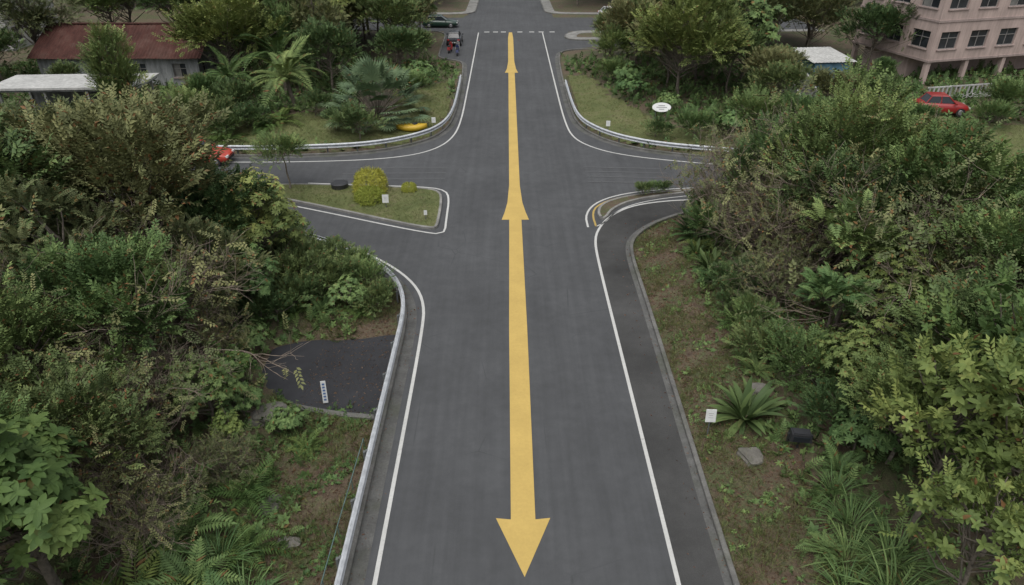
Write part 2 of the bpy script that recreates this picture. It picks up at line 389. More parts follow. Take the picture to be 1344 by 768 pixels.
# ------------------------------------------------------------ foliage templates
class T:
    def __init__(s): s.V=[];s.F=[];s.I=[];s.n=0
    def leaf(s,base,d,up,L,W,seg=1,droop=0.0,fold=.12,lobe=.45):
        base=np.array(base,float); d=np.array(d,float); d/=np.linalg.norm(d)+1e-9
        up=np.array(up,float); up=up-d*(up@d); up/=np.linalg.norm(up)+1e-9; x=np.cross(d,up)
        b=len(s.V); k=s.n; s.n+=1
        if seg==1:
            s.V+=[base,base+d*L*lobe+x*W/2+up*fold*W,base+d*L-up*droop*L,base+d*L*lobe-x*W/2+up*fold*W]
            s.F+=[(b,b+1,b+2),(b,b+2,b+3)]; s.I+=[k]*4
        else:
            pts=[]
            for i in range(seg+1):
                t=i/seg; w=W/2*math.sin(math.pi*min(1,(t*.86+.10)))**.8 if i<seg else 0
                c=base+d*L*(t-droop*.35*t*t)-up*droop*L*t*t*.75
                pts.append((c,w))
            for i,(c,w) in enumerate(pts):
                if i==seg: s.V.append(c); s.I.append(k)
                else:
                    s.V+=[c-x*w+up*w*fold*2,c,c+x*w+up*w*fold*2]; s.I+=[k]*3
            for i in range(seg-1):
                q=b+3*i
                s.F+=[(q,q+1,q+4),(q,q+4,q+3),(q+1,q+2,q+5),(q+1,q+5,q+4)]
            q=b+3*(seg-1); s.F+=[(q,q+1,q+3),(q+1,q+2,q+3)]
    def get(s): return np.array(s.V),np.array(s.F),np.array(s.I)
r_=random.Random(3)
def t_twig(n=9,L=.5,l=.17,w=.08):
    t=T()
    for i in range(n):
        y=L*(i+.6)/n; sd=1 if i%2 else -1
        t.leaf((0,y,0),(sd*math.cos(.6),math.sin(.75),r_.uniform(-.25,.25)),(r_.uniform(-.4,.4),r_.uniform(-.3,.3),1),l*r_.uniform(.75,1.15),w,droop=.25)
    t.leaf((0,L,0),(0,1,-.1),(0,0,1),l,w,droop=.2); return t.get()
def t_whorl(n=8,l=.3,w=.1,droop=.35,seg=3,tilt=.15):
    t=T()
    for i in range(n):
        a=2*math.pi*i/n+r_.uniform(-.2,.2)
        t.leaf((0,0,0),(math.cos(a),tilt+r_.uniform(-.15,.25),math.sin(a)),(0,1,0),l*r_.uniform(.7,1.15),w,seg=seg,droop=droop)
    return t.get()
def t_frond(n=12,L=.9,l=.2,w=.045,arc=.5,ang=.35):
    t=T(); pts=[]
    for i in range(n+1):
        u=i/n; pts.append(np.array((0,L*(u-.25*arc*u*u),L*arc*(.55*u-1.0*u*u))))
    for i in range(1,n+1):
        u=i/n; d=pts[i]-pts[i-1]; d/=np.linalg.norm(d)
        ll=l*math.sin(math.pi*(.12+.80*u))**.7
        for sd in (-1,1):
            t.leaf(pts[i],(sd,ang+.5*u,-.12),(0,-d[2],d[1]),ll*r_.uniform(.85,1.1),w,droop=.15,lobe=.35)
    for i in range(n):
        d=pts[i+1]-pts[i]; t.leaf(pts[i],d,(0,0,1),np.linalg.norm(d)*1.3,.018)
    t.leaf(pts[-1],pts[-1]-pts[-2],(0,0,1),l*.6,w); return t.get()
def t_fan(n=15,l=.8,w=.09):
    t=T()
    for i in range(n):
        a=-2.1+4.2*i/(n-1); t.leaf((0,.5,0),(math.sin(a),math.cos(a),.05),(0,0,1),l*(1-.12*abs(a)),w,seg=2,droop=.25,fold=.2)
    t.leaf((0,0,0),(0,1,0),(0,0,1),.5,.02); return t.get()
def t_tuft(n=9,l=.3,w=.014,spread=.6):
    t=T()
    for i in range(n):
        a=r_.uniform(0,6.28); s=r_.uniform(.1,spread)
        t.leaf((math.cos(a)*.04,0.0,math.sin(a)*.04),(math.cos(a)*s,1,math.sin(a)*s),(math.cos(a+1.6),0,math.sin(a+1.6)),l*r_.uniform(.6,1.2),w,droop=0,lobe=.3)
    return t.get()
TW=[t_twig(),t_twig(8,.42,.2,.1),t_twig(10,.55,.16,.07)]
TWs=[t_twig(10,.42,.12,.06),t_twig(12,.5,.11,.055)]
TF=[t_frond(8,.55,.15,.045,.35),t_frond(9,.6,.14,.04,.5)]
TWH=[t_whorl(),t_whorl(7,.34,.11,.5),t_whorl(9,.28,.09,.2)]
TBIG=[t_whorl(8,.42,.17,.35,4,.2),t_whorl(9,.38,.16,.45,4,.1),t_whorl(7,.45,.19,.3,4,.3)]
TNEAR=[t_whorl(6,.34,.13,.4,4,.5),t_whorl(5,.38,.14,.3,4,.7),t_twig(9,.7,.30,.13)]
TTUFT=[t_tuft(),t_tuft(11,.25,.012,.9),t_tuft(8,.38,.014,.5)]
TWEED=[t_whorl(7,.16,.06,.3,1,.6),t_twig(7,.3,.13,.07),t_frond(8,.45,.12,.035,.5),t_whorl(6,.22,.09,.3,2,.8)]
TLITTER=[t_whorl(1,.12,.06,.1,1,.0)]

def basis(D,U):
    D=D/(np.linalg.norm(D,axis=1)[:,None]+1e-9)
    U=U-D*(U*D).sum(1)[:,None]; U/=np.linalg.norm(U,axis=1)[:,None]+1e-9
    Xx=np.cross(D,U); return np.stack([Xx,D,U],axis=2)
def scatter(tmpls,P,D,U,Sz,cl,rng):
    n=len(P); which=rng.integers(0,len(tmpls),n); Vs=[];Fs=[];As=[];off=0
    for k,(tv,tf,ti) in enumerate(tmpls):
        m=np.where(which==k)[0]
        if len(m)==0: continue
        R=basis(D[m],U[m]); v=np.einsum('nij,kj->nki',R,tv)*Sz[m][:,None,None]+P[m][:,None,:]
        f=tf[None]+(np.arange(len(m))*len(tv))[:,None,None]+off
        nl=ti.max()+1; r=rng.random((len(m),nl))*.6+rng.random((len(m),1))*.4; o=rng.random((len(m),nl))
        a=np.stack([r[:,ti],np.repeat(cl[m][:,None],len(tv),1),o[:,ti]],axis=2)
        Vs.append(v.reshape(-1,3));Fs.append(f.reshape(-1,3));As.append(a.reshape(-1,3)); off+=len(m)*len(tv)
    return np.vstack(Vs),np.vstack(Fs),np.vstack(As)
def tubes(chains,n=5):
    V=[];F=[];off=0
    for pts,rad in chains:
        pts=np.asarray(pts,float);rad=np.asarray(rad,float);k=len(pts)
        d=np.gradient(pts,axis=0); d/=np.linalg.norm(d,axis=1)[:,None]+1e-9
        ref=np.array([.3,.2,1.0]) if abs(d[0][2])<.8 else np.array([1.0,.2,.1])
        a=np.cross(d,ref); a/=np.linalg.norm(a,axis=1)[:,None]+1e-9; c=np.cross(d,a)
        th=np.arange(n)*2*np.pi/n
        v=pts[:,None,:]+rad[:,None,None]*(a[:,None,:]*np.cos(th)[None,:,None]+c[:,None,:]*np.sin(th)[None,:,None])
        V.append(v.reshape(-1,3))
        for i in range(k-1):
            for j in range(n):
                p=off+i*n+j;q=off+i*n+(j+1)%n; F+=[(p,q,q+n),(p,q+n,p+n)]
        off+=k*n
    return np.vstack(V),np.array(F)
def unit(n,rng):
    v=rng.normal(size=(n,3)); return v/np.linalg.norm(v,axis=1)[:,None]
def combine(name,wood,leaves,mats):
    Vw,Fw=wood; V=[Vw];F=[Fw];A=[np.full((len(Vw),3),.5)];M=[np.zeros(len(Fw),int)];off=len(Vw)
    for k,(v,f,a) in enumerate(leaves):
        V.append(v);F.append(f+off);A.append(a);M.append(np.full(len(f),k+1));off+=len(v)
    return mesh_np(name,np.vstack(V),np.vstack(F),mats,np.concatenate(M),np.vstack(A))
def tree(name,seed,H=8,R=3.2,base=2.5,ncl=46,spr=34,tm=TW,ss=1.0,leaf=L_MID,rc=.30,flat_=.75,up=.35,trunk=.16,ell=1.0,low=-.35,down=.2):
    rng=np.random.default_rng(seed)
    cz=(H+base)/2; hz=(H-base)/2
    u=unit(ncl*3,rng); u=u[u[:,2]>low][:ncl]
    env=1+.25*np.sin(u[:,0]*3.1+seed)+.20*np.cos(u[:,1]*4.3+seed*2)+rng.normal(0,.12,len(u))
    rr=rng.uniform(.35,1,len(u))**.6*env*.82
    C=np.c_[u[:,0]*R*rr*ell,u[:,1]*R*rr,cz+u[:,2]*hz*rr]
    chains=[]; k=6; wob=rng.normal(0,.12,(k,2)).cumsum(0)*.8; wob[0]=0
    top=cz+hz*.35; zt=np.linspace(-.3,top,k); tr=np.c_[wob,zt]
    chains.append((tr,np.linspace(trunk,trunk*.35,k)))
    for c in C:
        zb=min(top,max(base*.6,c[2]-rng.uniform(.6,1.4)*hz*.6))
        p0=np.array([np.interp(zb,zt,tr[:,0]),np.interp(zb,zt,tr[:,1]),zb])
        mid=(p0+c)/2+rng.normal(0,.15,3)-np.array([0,0,.1*np.hypot(*(c-p0)[:2])])
        chains.append(([p0,mid,c],[trunk*.32,trunk*.2,.018]))
    cr=R*rc*rng.uniform(.6,1.4,len(C))
    n=len(C)*spr; idx=rng.integers(0,len(C),n)
    un=unit(n,rng); un[:,2]=np.abs(un[:,2])*np.where(rng.random(n)>down,1,-1)
    rad=rng.random(n)**.42
    P=C[idx]+un*cr[idx][:,None]*rad[:,None]*np.array([1,1,flat_])
    outw=C[idx]-np.array([0,0,cz-hz*.4]); outw/=np.linalg.norm(outw,axis=1)[:,None]+1e-9
    D=un*.8+outw*.55+np.array([0,0,up])+rng.normal(0,.25,(n,3))
    U=np.array([0,0,1.2])+un*.5+rng.normal(0,.25,(n,3))
    Sz=ss*rng.uniform(.7,1.3,n); clr=rng.random(len(C))[idx]
    lv=scatter(tm,P,D,U,Sz,clr,rng)
    return combine(name,tubes(chains),[lv],[M_BARK,leaf])
def rosette(name,seed,tm,n,leaf,el=(.1,1.2),ss=1.0,r0=.05,stem=0.0,trunk=.0,lean=.0):
    rng=np.random.default_rng(seed)
    a=np.arange(n)*2.399+rng.normal(0,.2,n); e=np.linspace(el[1],el[0],n)+rng.normal(0,.1,n)
    D=np.c_[np.cos(a)*np.cos(e),np.sin(a)*np.cos(e),np.sin(e)]
    P=np.c_[np.cos(a)*r0,np.sin(a)*r0,np.full(n,stem)]
    U=np.tile([0,0,1.0],(n,1))-D*.2+rng.normal(0,.12,(n,3))
    lv=scatter(tm,P,D,U,ss*rng.uniform(.7,1.15,n),rng.random(n),rng)
    tr=max(trunk,.02); wood=tubes([([(lean,0,-.2),(lean*.4,0,stem*.5),(0,0,stem+.02)],[tr*1.3,tr,tr*.85])],7)
    return combine(name,wood,[lv],[M_BARK,leaf])
def strap_t(L,W,dr,seg=6):
    t=T(); t.leaf((0,0,0),(0,1,0),(0,0,1),L,W,seg=seg,droop=dr,fold=.2); return t.get()
def dry_shrub(name,seed,H=4,R=2.6,leafm=L_OLIVE,nl=900,nmain=16):
    rng=np.random.default_rng(seed); ch=[]; tips=[]
    def grow(p,d,L,r,dep):
        k=4; pts=[p]
        for i in range(k):
            d=d+rng.normal(0,.16,3)+np.array([0,0,.03]); d=d/np.linalg.norm(d); pts.append(pts[-1]+d*L/k)
        ch.append((pts,np.linspace(r,r*.5,k+1)))
        if dep==0: tips.append(pts[-1]); return
        for j in range(4 if dep>1 else 5):
            q=pts[rng.integers(2,k+1)]; dd=d+rng.normal(0,.55,3); grow(q,dd/np.linalg.norm(dd),L*rng.uniform(.5,.75),r*.55,dep-1)
    for i in range(nmain):
        a=rng.uniform(0,6.28); s=rng.uniform(.1,1)*R/H*1.3; d=np.array([math.cos(a)*s,math.sin(a)*s,1]); d/=np.linalg.norm(d)
        grow(np.array([math.cos(a)*.2,math.sin(a)*.2,-.1]),d,H*.5,.035,3)
    tips=np.array(tips); idx=rng.integers(0,len(tips),nl); P=tips[idx]+rng.normal(0,.15,(nl,3))
    lv=scatter(TWs,P,unit(nl,rng)+[0,0,.3],np.tile([0,0,1.0],(nl,1))+rng.normal(0,.3,(nl,3)),rng.uniform(.6,1.1,nl),rng.random(nl),rng)
    return combine(name,tubes(ch,3),[lv],[M_TWIG,leafm])

LIB={}
LIB['broadleaf_tree']=[tree('broadleaf_tree',11,8,3.4,2,56,32,TW,1.12,L_DARK,rc=.27),tree('broadleaf_tree_b',12,8,3.2,2,54,32,TW,1.17,L_MID,rc=.25),tree('broadleaf_tree_c',13,8,3.6,1.6,60,32,TW,1.07,L_OLIVE,ell=1.15,rc=.26)]
LIB['fine_leaf_tree']=[tree('fine_leaf_tree',21,7,3.2,1.6,64,32,TF,.95,L_OLIVE,rc=.23,up=.1),tree('fine_leaf_tree_b',22,7,3.0,1.5,64,40,TWs,1.12,L_MID,rc=.23)]
LIB['whorl_leaf_tree']=[tree('whorl_leaf_tree',31,7,2.6,1.5,52,17,TWH,1.0,L_MID,rc=.27,up=.7),tree('whorl_leaf_tree_b',32,7,2.8,1.5,50,17,TWH,1.0,L_YEL,rc=.27,up=.7)]
LIB['large_leaf_tree']=[tree('large_leaf_tree',41,7,2.3,1.2,46,11,TBIG,.74,L_BRI,rc=.30,up=.9),tree('large_leaf_tree_b',42,7,2.0,1.4,40,11,TNEAR,.72,L_BRY,rc=.24,up=.7,trunk=.1)]
LIB['compound_leaf_tree']=[tree('compound_leaf_tree',45,7,2.1,3.6,26,9,[t_frond(9,1.1,.42,.12,.45),t_frond(8,1.0,.38,.12,.6)],.9,L_FERN,rc=.3,up=.1,trunk=.15,down=.05)]
LIB['yellow_green_tree']=[tree('yellow_green_tree',51,8,4.6,1.6,80,34,TW,1.28,L_YEL,rc=.21)]
LIB['shrub']=[tree('shrub',61,1.7,1.25,0.0,20,34,TWs,.75,L_MID,rc=.36,trunk=.05,low=-.1),tree('shrub_b',62,1.5,1.3,0.0,20,34,TW,.55,L_DARK,rc=.36,trunk=.05,low=-.1),tree('shrub_c',63,1.6,1.2,0.0,20,12,TWH,.6,L_FERN,rc=.36,trunk=.05,low=-.1)]
LIB['columnar_tree']=[tree('columnar_tree',71,8,1.3,.3,70,34,TWs,1.25,L_MID,rc=.42,flat_=1,trunk=.15,low=-.95)]
LIB['fern']=[rosette('fern',81,[t_frond(16,1.1,.26,.06,.55),t_frond(15,1.0,.24,.055,.7)],15,L_FERN,(.15,1.15)),rosette('fern_b',82,[t_frond(15,1.2,.30,.06,.8)],12,L_BRI,(.2,1.1))]
LIB['strap_leaf_plant']=[rosette('strap_leaf_plant',91,[strap_t(1.5,.22,.35),strap_t(1.3,.20,.55),strap_t(1.4,.24,.2)],46,L_STRAP,(.15,1.4),r0=.16)]
LIB['tall_grass']=[rosette('tall_grass',95,[strap_t(1.3,.035,.7,5),strap_t(1.1,.03,.5,5)],90,L_FERN,(.35,1.45),r0=.18)]
LIB['palm_tree']=[rosette('palm_tree',101,[t_frond(26,2.6,.55,.07,.55),t_frond(24,2.4,.5,.07,.8)],22,L_MID,(-.15,1.2),stem=1.8,trunk=.11,lean=.3)]
LIB['dry_shrub']=[dry_shrub('dry_shrub',111),dry_shrub('dry_shrub_b',112,4,3,L_OLIVE,350)]
def fan_bush(name,seed,R=3.4,H=3.2,n=120):
    rng=np.random.default_rng(seed); u=unit(n*3,rng); u=u[u[:,2]>.02][:n]
    P=u*np.array([R,R,H])*rng.uniform(.62,.86,(len(u),1)); D=u+[0,0,-.15]; U=u*.9+[0,0,.6]
    lv=scatter([t_fan(),t_fan(13,.75,.1)],P,D,U,rng.uniform(1.0,1.45,len(u)),rng.random(len(u)),rng)
    ch=[([(0,0,-.2),tuple(p*.5),tuple(p)],[.05,.03,.015]) for p in P]
    return combine(name,tubes(ch,4),[lv],[M_BARK,L_BLUE])
LIB['fan_palm']=[fan_bush('fan_palm',120)]
def hedge(name,seed,R,H,leaf=L_HEDGE,n=2600):
    rng=np.random.default_rng(seed); u=unit(n,rng); u[:,2]=np.abs(u[:,2])
    P=np.sign(u)*np.abs(u)**.75*np.array([R,R,H])*rng.uniform(.86,1.0,(n,1)); D=u*.4+unit(n,rng)*.6
    lv=scatter(TWs,P,D,u+[0,0,.2],rng.uniform(.28,.45,n),rng.random(n)*.5+.4,rng)
    return combine(name,tubes([([(0,0,-.1),(0,0,H*.7)],[.05,.03])],5),[lv],[M_BARK,leaf])
LIB['clipped_bush']=[hedge('clipped_bush',131,1.0,.95)]
LIB['umbrella_tree']=[tree('umbrella_tree',141,3.0,1.9,2.0,30,26,TWs,.8,L_MID,rc=.28,flat_=.5,trunk=.07,low=-.3)]

def put(kind,x,y,h=None,var=None,rot=None,sc=None,z=None,sz=None):
    L=LIB[kind]; me=L[(random.randrange(len(L)) if var is None else var)%len(L)]
    s=sc if sc is not None else 1
    if h is not None: s=h/(8 if kind in('broadleaf_tree','yellow_green_tree','columnar_tree') else 7 if kind in('fine_leaf_tree','whorl_leaf_tree','large_leaf_tree','compound_leaf_tree') else 4)
    r=random.uniform(0,6.28) if rot is None else rot
    return obj(kind,me,None,(x,y,gz(x,y) if z is None else z),r,(s,s,sz if sz else s))

# ---- left side
for a in [('broadleaf_tree',-15.5,25.5,9.0,2),('broadleaf_tree',-20,22,9.2,0),('broadleaf_tree',-20.5,29,8.2,2),('whorl_leaf_tree',-24,26,7.5,1),
 ('broadleaf_tree',-20,17.0,8.2,1),
 ('broadleaf_tree',-12.8,18.5,5.8,1),('fine_leaf_tree',-15.5,20.5,6.4,0),('fine_leaf_tree',-15.5,15.5,6.2,1),('fine_leaf_tree',-11.8,22.8,4.6,0),
 ('broadleaf_tree',-13,26.5,5.8,0),('whorl_leaf_tree',-11.5,26.8,5.0,1),('whorl_leaf_tree',-12.5,29.5,4.4,1),('whorl_leaf_tree',-10.8,24.2,3.4,0),
 ('broadleaf_tree',-12.2,14.0,4.6,0),('fine_leaf_tree',-14,11.5,5.5,1),('large_leaf_tree',-11.3,10.4,6.8,0),('large_leaf_tree',-13.1,9.4,7.6,0),('large_leaf_tree',-10.6,7.4,5.6,0),
 ('whorl_leaf_tree',-10.2,17.3,3.0,0),('whorl_leaf_tree',-15.2,31.0,3.4,0),('broadleaf_tree',-18.5,32.0,3.8,1),
 ('large_leaf_tree',-9.9,19.3,2.2,0),('large_leaf_tree',-9.2,16.4,1.7,0),('large_leaf_tree',-10.9,29.6,2.6,1),('compound_leaf_tree',-17.0,28.5,6.5,0)]:
    put(a[0],a[1],a[2],a[3],a[4])
for x,y,h,v in ((-11.8,20.6,2.8,0),(-12.4,16.5,4.4,1),(-9.2,15.4,1.7,0),(-10.6,12.6,3.0,1),(-14.2,23,5.6,0),(-17,21,6.5,1),(-13.4,19.6,6.0,1),(-11.4,15.0,4.2,0)):
    put('dry_shrub',x,y,None,v,sc=h/4)
for x,y,s,v in ((-8.2,14.6,1.2,1),(-9.4,13.0,1.5,0),(-7.6,12.6,1.0,1),(-8.6,11.4,1.6,0),(-7.4,10.4,1.3,0),(-7.0,16.7,.7,1),(-9.6,24.7,1.1,1),(-8.4,25.0,1.0,0),(-10.3,13.6,1.5,1),(-9.8,11,1.6,1),(-9.0,9.6,1.5,0),(-6.8,24.9,.8,1),(-9.8,27.6,1.2,1)):
    put('fern',x,y,sc=s,var=v)
for x,y,s in ((-7.2,25.4,.9),(-6.1,25.4,.7),(-8.3,26.5,1.0),(-6.9,26.9,.8),(-9.7,26.2,1.2),(-8.8,28.1,1.0),(-10.5,28.3,1.2),(-7.9,17.4,.6),(-9.5,18.2,.8),(-11,30.4,1.0),(-9.5,25,.9),(-6.0,26.5,.5),(-7.6,28.3,.7),(-10.2,23.9,.9),(-10.6,21.8,.8)):
    put('shrub',x,y,sc=s)
put('tall_grass',-7.1,11.0,sc=.9); put('tall_grass',-8.2,12.2,sc=1.0); put('tall_grass',-8.4,10.0,sc=1.1)
# island and upper left
put('umbrella_tree',-13.7,39.2,sc=1.0,z=.11); put('clipped_bush',-8.5,37.4,sc=.80,z=.11); put('clipped_bush',-8.7,38.9,sc=.95,z=.11,sz=1.35); put('clipped_bush',-6.4,39.0,sc=.45,z=.11)
put('fan_palm',-10.6,53.0,sc=1.1); put('shrub',-11.4,48.6,sc=1.4,var=1)
put('palm_tree',-17.6,54.5,sc=1.35); put('palm_tree',-23.5,58,sc=1.1); put('palm_tree',-20,61,sc=1.6)
put('columnar_tree',-28.6,50.5,7.6)
for x,y,s in ((-20.5,48.8,1.1),(-22,49.5,1.4),(-19.5,50.2,1.0),(-24,50.5,1.5),(-26.5,49,1.5),(-8.6,58.5,1.2),(-8.4,63,1.4),(-15,52.8,1.0),(-21,53,1.6)):
    put('shrub',x,y,sc=s)
for x,y in ((-18.4,50.4),(-20.6,47.9),(-17.5,51.2)): put('fern',x,y,sc=1.8,var=1)
# ---- right side
for a in [('yellow_green_tree',14.2,58.5,8.0,0),('broadleaf_tree',9.6,67.5,4.4,1),('broadleaf_tree',12.2,70,6,1),('broadleaf_tree',10.5,76,4.4,0),('broadleaf_tree',19,61,6,0),
 ('fine_leaf_tree',15.3,29.5,8.2,1),('fine_leaf_tree',12.8,32.2,5.6,1),('broadleaf_tree',17.2,26.0,7.4,1),('broadleaf_tree',14.2,26.6,6.6,0),('broadleaf_tree',19.8,29.0,4.8,2),
 ('fine_leaf_tree',21.5,25.0,4.8,1),('whorl_leaf_tree',16.6,31.8,5.4,0),('broadleaf_tree',17.5,20.5,6.6,1),('whorl_leaf_tree',14.0,21.6,4.8,1),
 ('fine_leaf_tree',20.5,19.5,6.0,0),('broadleaf_tree',11.6,15.9,3.8,1),('fine_leaf_tree',13.6,13.5,5.2,1),('broadleaf_tree',14.4,17.0,5.8,0),
 ('large_leaf_tree',10.9,13.2,7.0,1),('large_leaf_tree',12.3,12.2,7.8,1),('large_leaf_tree',10.4,10.4,5.6,1),('large_leaf_tree',13.2,14.4,7.6,1),('fine_leaf_tree',16,13.5,6.2,0),('whorl_leaf_tree',11.4,18.8,3.4,1),
 ('compound_leaf_tree',13.0,23.4,5.4,0),('compound_leaf_tree',11.6,21.4,3.8,0),('compound_leaf_tree',18.6,22.6,6.4,0)]:
    put(a[0],a[1],a[2],a[3],a[4])
for x,y,h,v in ((11.6,29,5.0,0),(13.2,34.0,6.0,1),(11.4,31.8,5.6,1),(15.2,33.0,6.2,1),(16.4,30.6,7,1),(16,23.5,7,1),(19.2,25.4,6.2,1),(11,24.5,3.2,0),(14.5,29,7,1),(21.0,21.6,6,1),(12.4,27.4,5.4,1),(17.5,22.6,7.0,0)):
    put('dry_shrub',x,y,None,v,sc=h/4)
put('strap_leaf_plant',7.8,18.2,sc=1.12); put('strap_leaf_plant',9.4,32.4,sc=1.15); put('strap_leaf_plant',9.2,28.6,sc=.8); put('strap_leaf_plant',8.9,30.2,sc=.6)
for x,y,s in ((9.2,30.5,1),(9.0,27.5,.9),(9.8,26.6,1),(9.9,15.6,1),(9.0,20.8,.9),(10.2,22,1.2),(8.3,12.6,.8),(9.3,24,1.0)): put('fern',x,y,sc=s)
for x,y,s in ((10.2,30.8,1.2),(10,25.5,1.1),(9.6,23.5,.8),(9.6,21.6,.9),(10.4,20,1.2),(10.8,17.6,.9),(10.8,16.4,1.0),(9.2,24.8,.6),(10.9,33.6,1.2),(13,35,1.0),(16,35,1.1),(20,34.2,.8),(10.2,34.6,.6),(22,31.5,1.2),(25,30,1.2),(24,28,1.6)): put('shrub',x,y,sc=s)
for x,y,s in ((8.8,12.2,1),(9.4,13.4,1),(8.3,11.2,.9),(9.9,12.1,1.2),(7.8,10.4,.8),(9.4,11,1.2),(9.4,14.6,.9)): put('tall_grass',x,y,sc=s)
for x,y,s in ((10.5,48.8,.8),(13,48.6,1.1),(12.2,54.6,1.0),(15.5,48.4,1.3),(17.5,49,1.6),(20.5,48.6,1.5),(10.2,58.6,1.2),(10.4,62,1.4),(9.4,65,1.1),(35.2,49.6,1.0),(30.0,49.6,.9),(37.5,51.4,1.6)): put('shrub',x,y,sc=s)
put('shrub',7.6,38.15,sc=.42,z=.11,var=1); put('shrub',9,38.6,sc=.4,z=.11,var=1); put('shrub',8.3,38.4,sc=.4,z=.11,var=0)
# ---- filler woodland
def fill(x0,x1,y0,y1,step,kinds,hr,avoid=[]):
    y=y0
    while y<y1:
        x=x0
        while x<x1:
            px=x+random.uniform(-.4,.4)*step; py=y+random.uniform(-.4,.4)*step
            z,d=ground_h([(px,py)]); ok=d[0]>4.0 and not any(a<px<b and c<py<e for a,b,c,e in avoid)
            if ok: put(random.choice(kinds),px,py,random.uniform(*hr),z=float(z[0]))
            x+=step
        y+=step
AV=[(-46,-25,44,76),(-27,-5,44,62),(23,70,40,76),(-70,-46,70,92),(22,34,55,74),(-14,0,60,92),(0,11,60,92)]
fill(-34,-23,10,36,5,['broadleaf_tree','fine_leaf_tree'],(7,8.6),AV)
fill(23,36,6,24,5,['broadleaf_tree','fine_leaf_tree'],(5.0,6.4),[])
fill(-26,-12,62,91,4.3,['broadleaf_tree','fine_leaf_tree','yellow_green_tree','whorl_leaf_tree'],(6.5,9.5),AV)
fill(-62,-44,46,70,5.5,['broadleaf_tree','fine_leaf_tree'],(6,8),AV[3:])
fill(-66,-12,77,92,5,['broadleaf_tree','broadleaf_tree','fine_leaf_tree'],(8,10.5),AV[3:])
fill(13,34,64,92,4.8,['broadleaf_tree','broadleaf_tree','whorl_leaf_tree'],(6,9),AV[4:])
fill(-62,-9.5,109.5,126,5.5,['broadleaf_tree'],(8,11),[])
fill(9.5,62,109.5,126,5.5,['broadleaf_tree'],(8,11),[])
for x,y,h in ((-9.5,70,4.2),(-10.5,66,5),(-12,74,7),(-11.5,80,6.5),(-12.5,85,7.5),(-11,89,5),(-15.5,60,6.0)): put('broadleaf_tree',x,y,h)
for x,y,h in ((-40,49,4),(-36,47.5,3),(-32,46.9,2.6),(-45,54,5.5),(-24.4,64,6.5),(-24,53.5,3.0),(-26,58,2.4),(-33,60,2.6),(-38,60,3),(-45,62,5),
    (20,52,4.6),(24,53,3.6),(21,56,5),(28.5,53.5,2.6),(41,52,3),(45,49,4),(47,54,5),(22.5,60,4.6),(31.8,60.0,2.6),(44,55,3.4),(50,50,5),(38.5,47,2.0),(26.8,55,2.6),(34,67,7)):
    put('broadleaf_tree',x,y,h)

# ---- undergrowth, grass, litter
def area_pts(n,x0,x1,y0,y1,dmin,dmax=1e9,inside=None,outside=()):
    P=np.c_[RNG.uniform(x0,x1,n),RNG.uniform(y0,y1,n)]; Z,d=ground_h(P)
    ok=(d>dmin)&(d<dmax)
    if inside is not None: ok&=pip(P,inside)
    for o in outside: ok&=~pip(P,o)
    return np.c_[P,Z][ok]
def groundcover(name,pts,tm,leaf,sz,tilt=.35,flatl=False):
    n=len(pts); D=RNG.normal(0,tilt,(n,3))+[0,0,1.0]
    if flatl: D=np.c_[RNG.normal(size=(n,2)),RNG.normal(0,.15,n)]
    U=RNG.normal(size=(n,3)) if not flatl else np.tile([0,0,1.0],(n,1))+RNG.normal(0,.2,(n,3))
    v,f,a=scatter(tm,pts+[0,0,.01],D,U,sz[0]+RNG.random(n)*(sz[1]-sz[0]),RNG.random(n),RNG)
    return obj(name,mesh_np(name,v,f,[leaf],attr=a))
pl=[PAD]
def noisekeep(P,s,th):
    v=np.sin(P[:,0]*s+2)*np.cos(P[:,1]*s*1.3)+np.sin(P[:,0]*s*2.3-P[:,1]*s*1.9)*.6
    return P[v+RNG.normal(0,.35,len(P))>th]
A1=np.vstack([area_pts(11000,-30,-5,6,38,1.9,outside=pl),area_pts(8000,6.5,28,6,37,2.6)])
groundcover('undergrowth',A1,TWEED,L_MID,(.8,1.7),.6)
A2=np.vstack([area_pts(6000,-50,-5,44,75,.6,outside=[LAWN_UL]),area_pts(6000,5,48,40,75,.6,outside=[LAWN_UR,LAWN_R])])
groundcover('undergrowth',A2,TWEED,L_MID,(1.4,2.8),.6)
G1=np.vstack([noisekeep(area_pts(12000,5.6,9,6,36,.18),1.3,-.1),noisekeep(area_pts(12000,-9,-4.8,6,30,.20,outside=pl),1.1,-.35)])
groundcover('grass',G1,TTUFT,L_GRASS,(.35,.8),.35)
G2=np.vstack([area_pts(14000,-28,-5,45.5,66,.25,inside=LAWN_UL),area_pts(6000,5,21,45,68,.25,inside=LAWN_UR),area_pts(5000,23,46,40,52,.3,inside=LAWN_R)])
G2[:,2]+=.02
groundcover('grass',G2,TTUFT,L_GRASS,(.4,.7),.5)
n=6000; Q=np.c_[RNG.uniform(-17.5,-4,n),RNG.uniform(33.3,40.2,n)]; Q=Q[pip(Q,ISL_L)&(sdist(Q,ISL_L)<-.2)]
groundcover('grass',np.c_[Q,np.full(len(Q),.115)],TTUFT,L_GRASS,(.25,.5),.5)
W1=noisekeep(area_pts(3500,5.6,8.8,6,36,.2),1.7,.45)
groundcover('weeds',W1,TWEED[:2]+TWEED[3:],L_FERN,(.35,.9),.5)
W2=noisekeep(area_pts(3500,-8.5,-4.8,6,19,.2),1.7,.3)
groundcover('weeds',W2,TWEED[:2]+TWEED[3:],L_FERN,(.35,.9),.5)
Lt=np.vstack([area_pts(9000,5.5,9,6,36,.16),area_pts(7000,-8,-4.7,6,30,.10)])
groundcover('leaf_litter',Lt,TLITTER,L_DRY,(.6,1.3),flatl=True)
n=1000; e_=resample(LINES['LR'],.05); k=RNG.integers(0,len(e_),n); Nn=normals(e_)
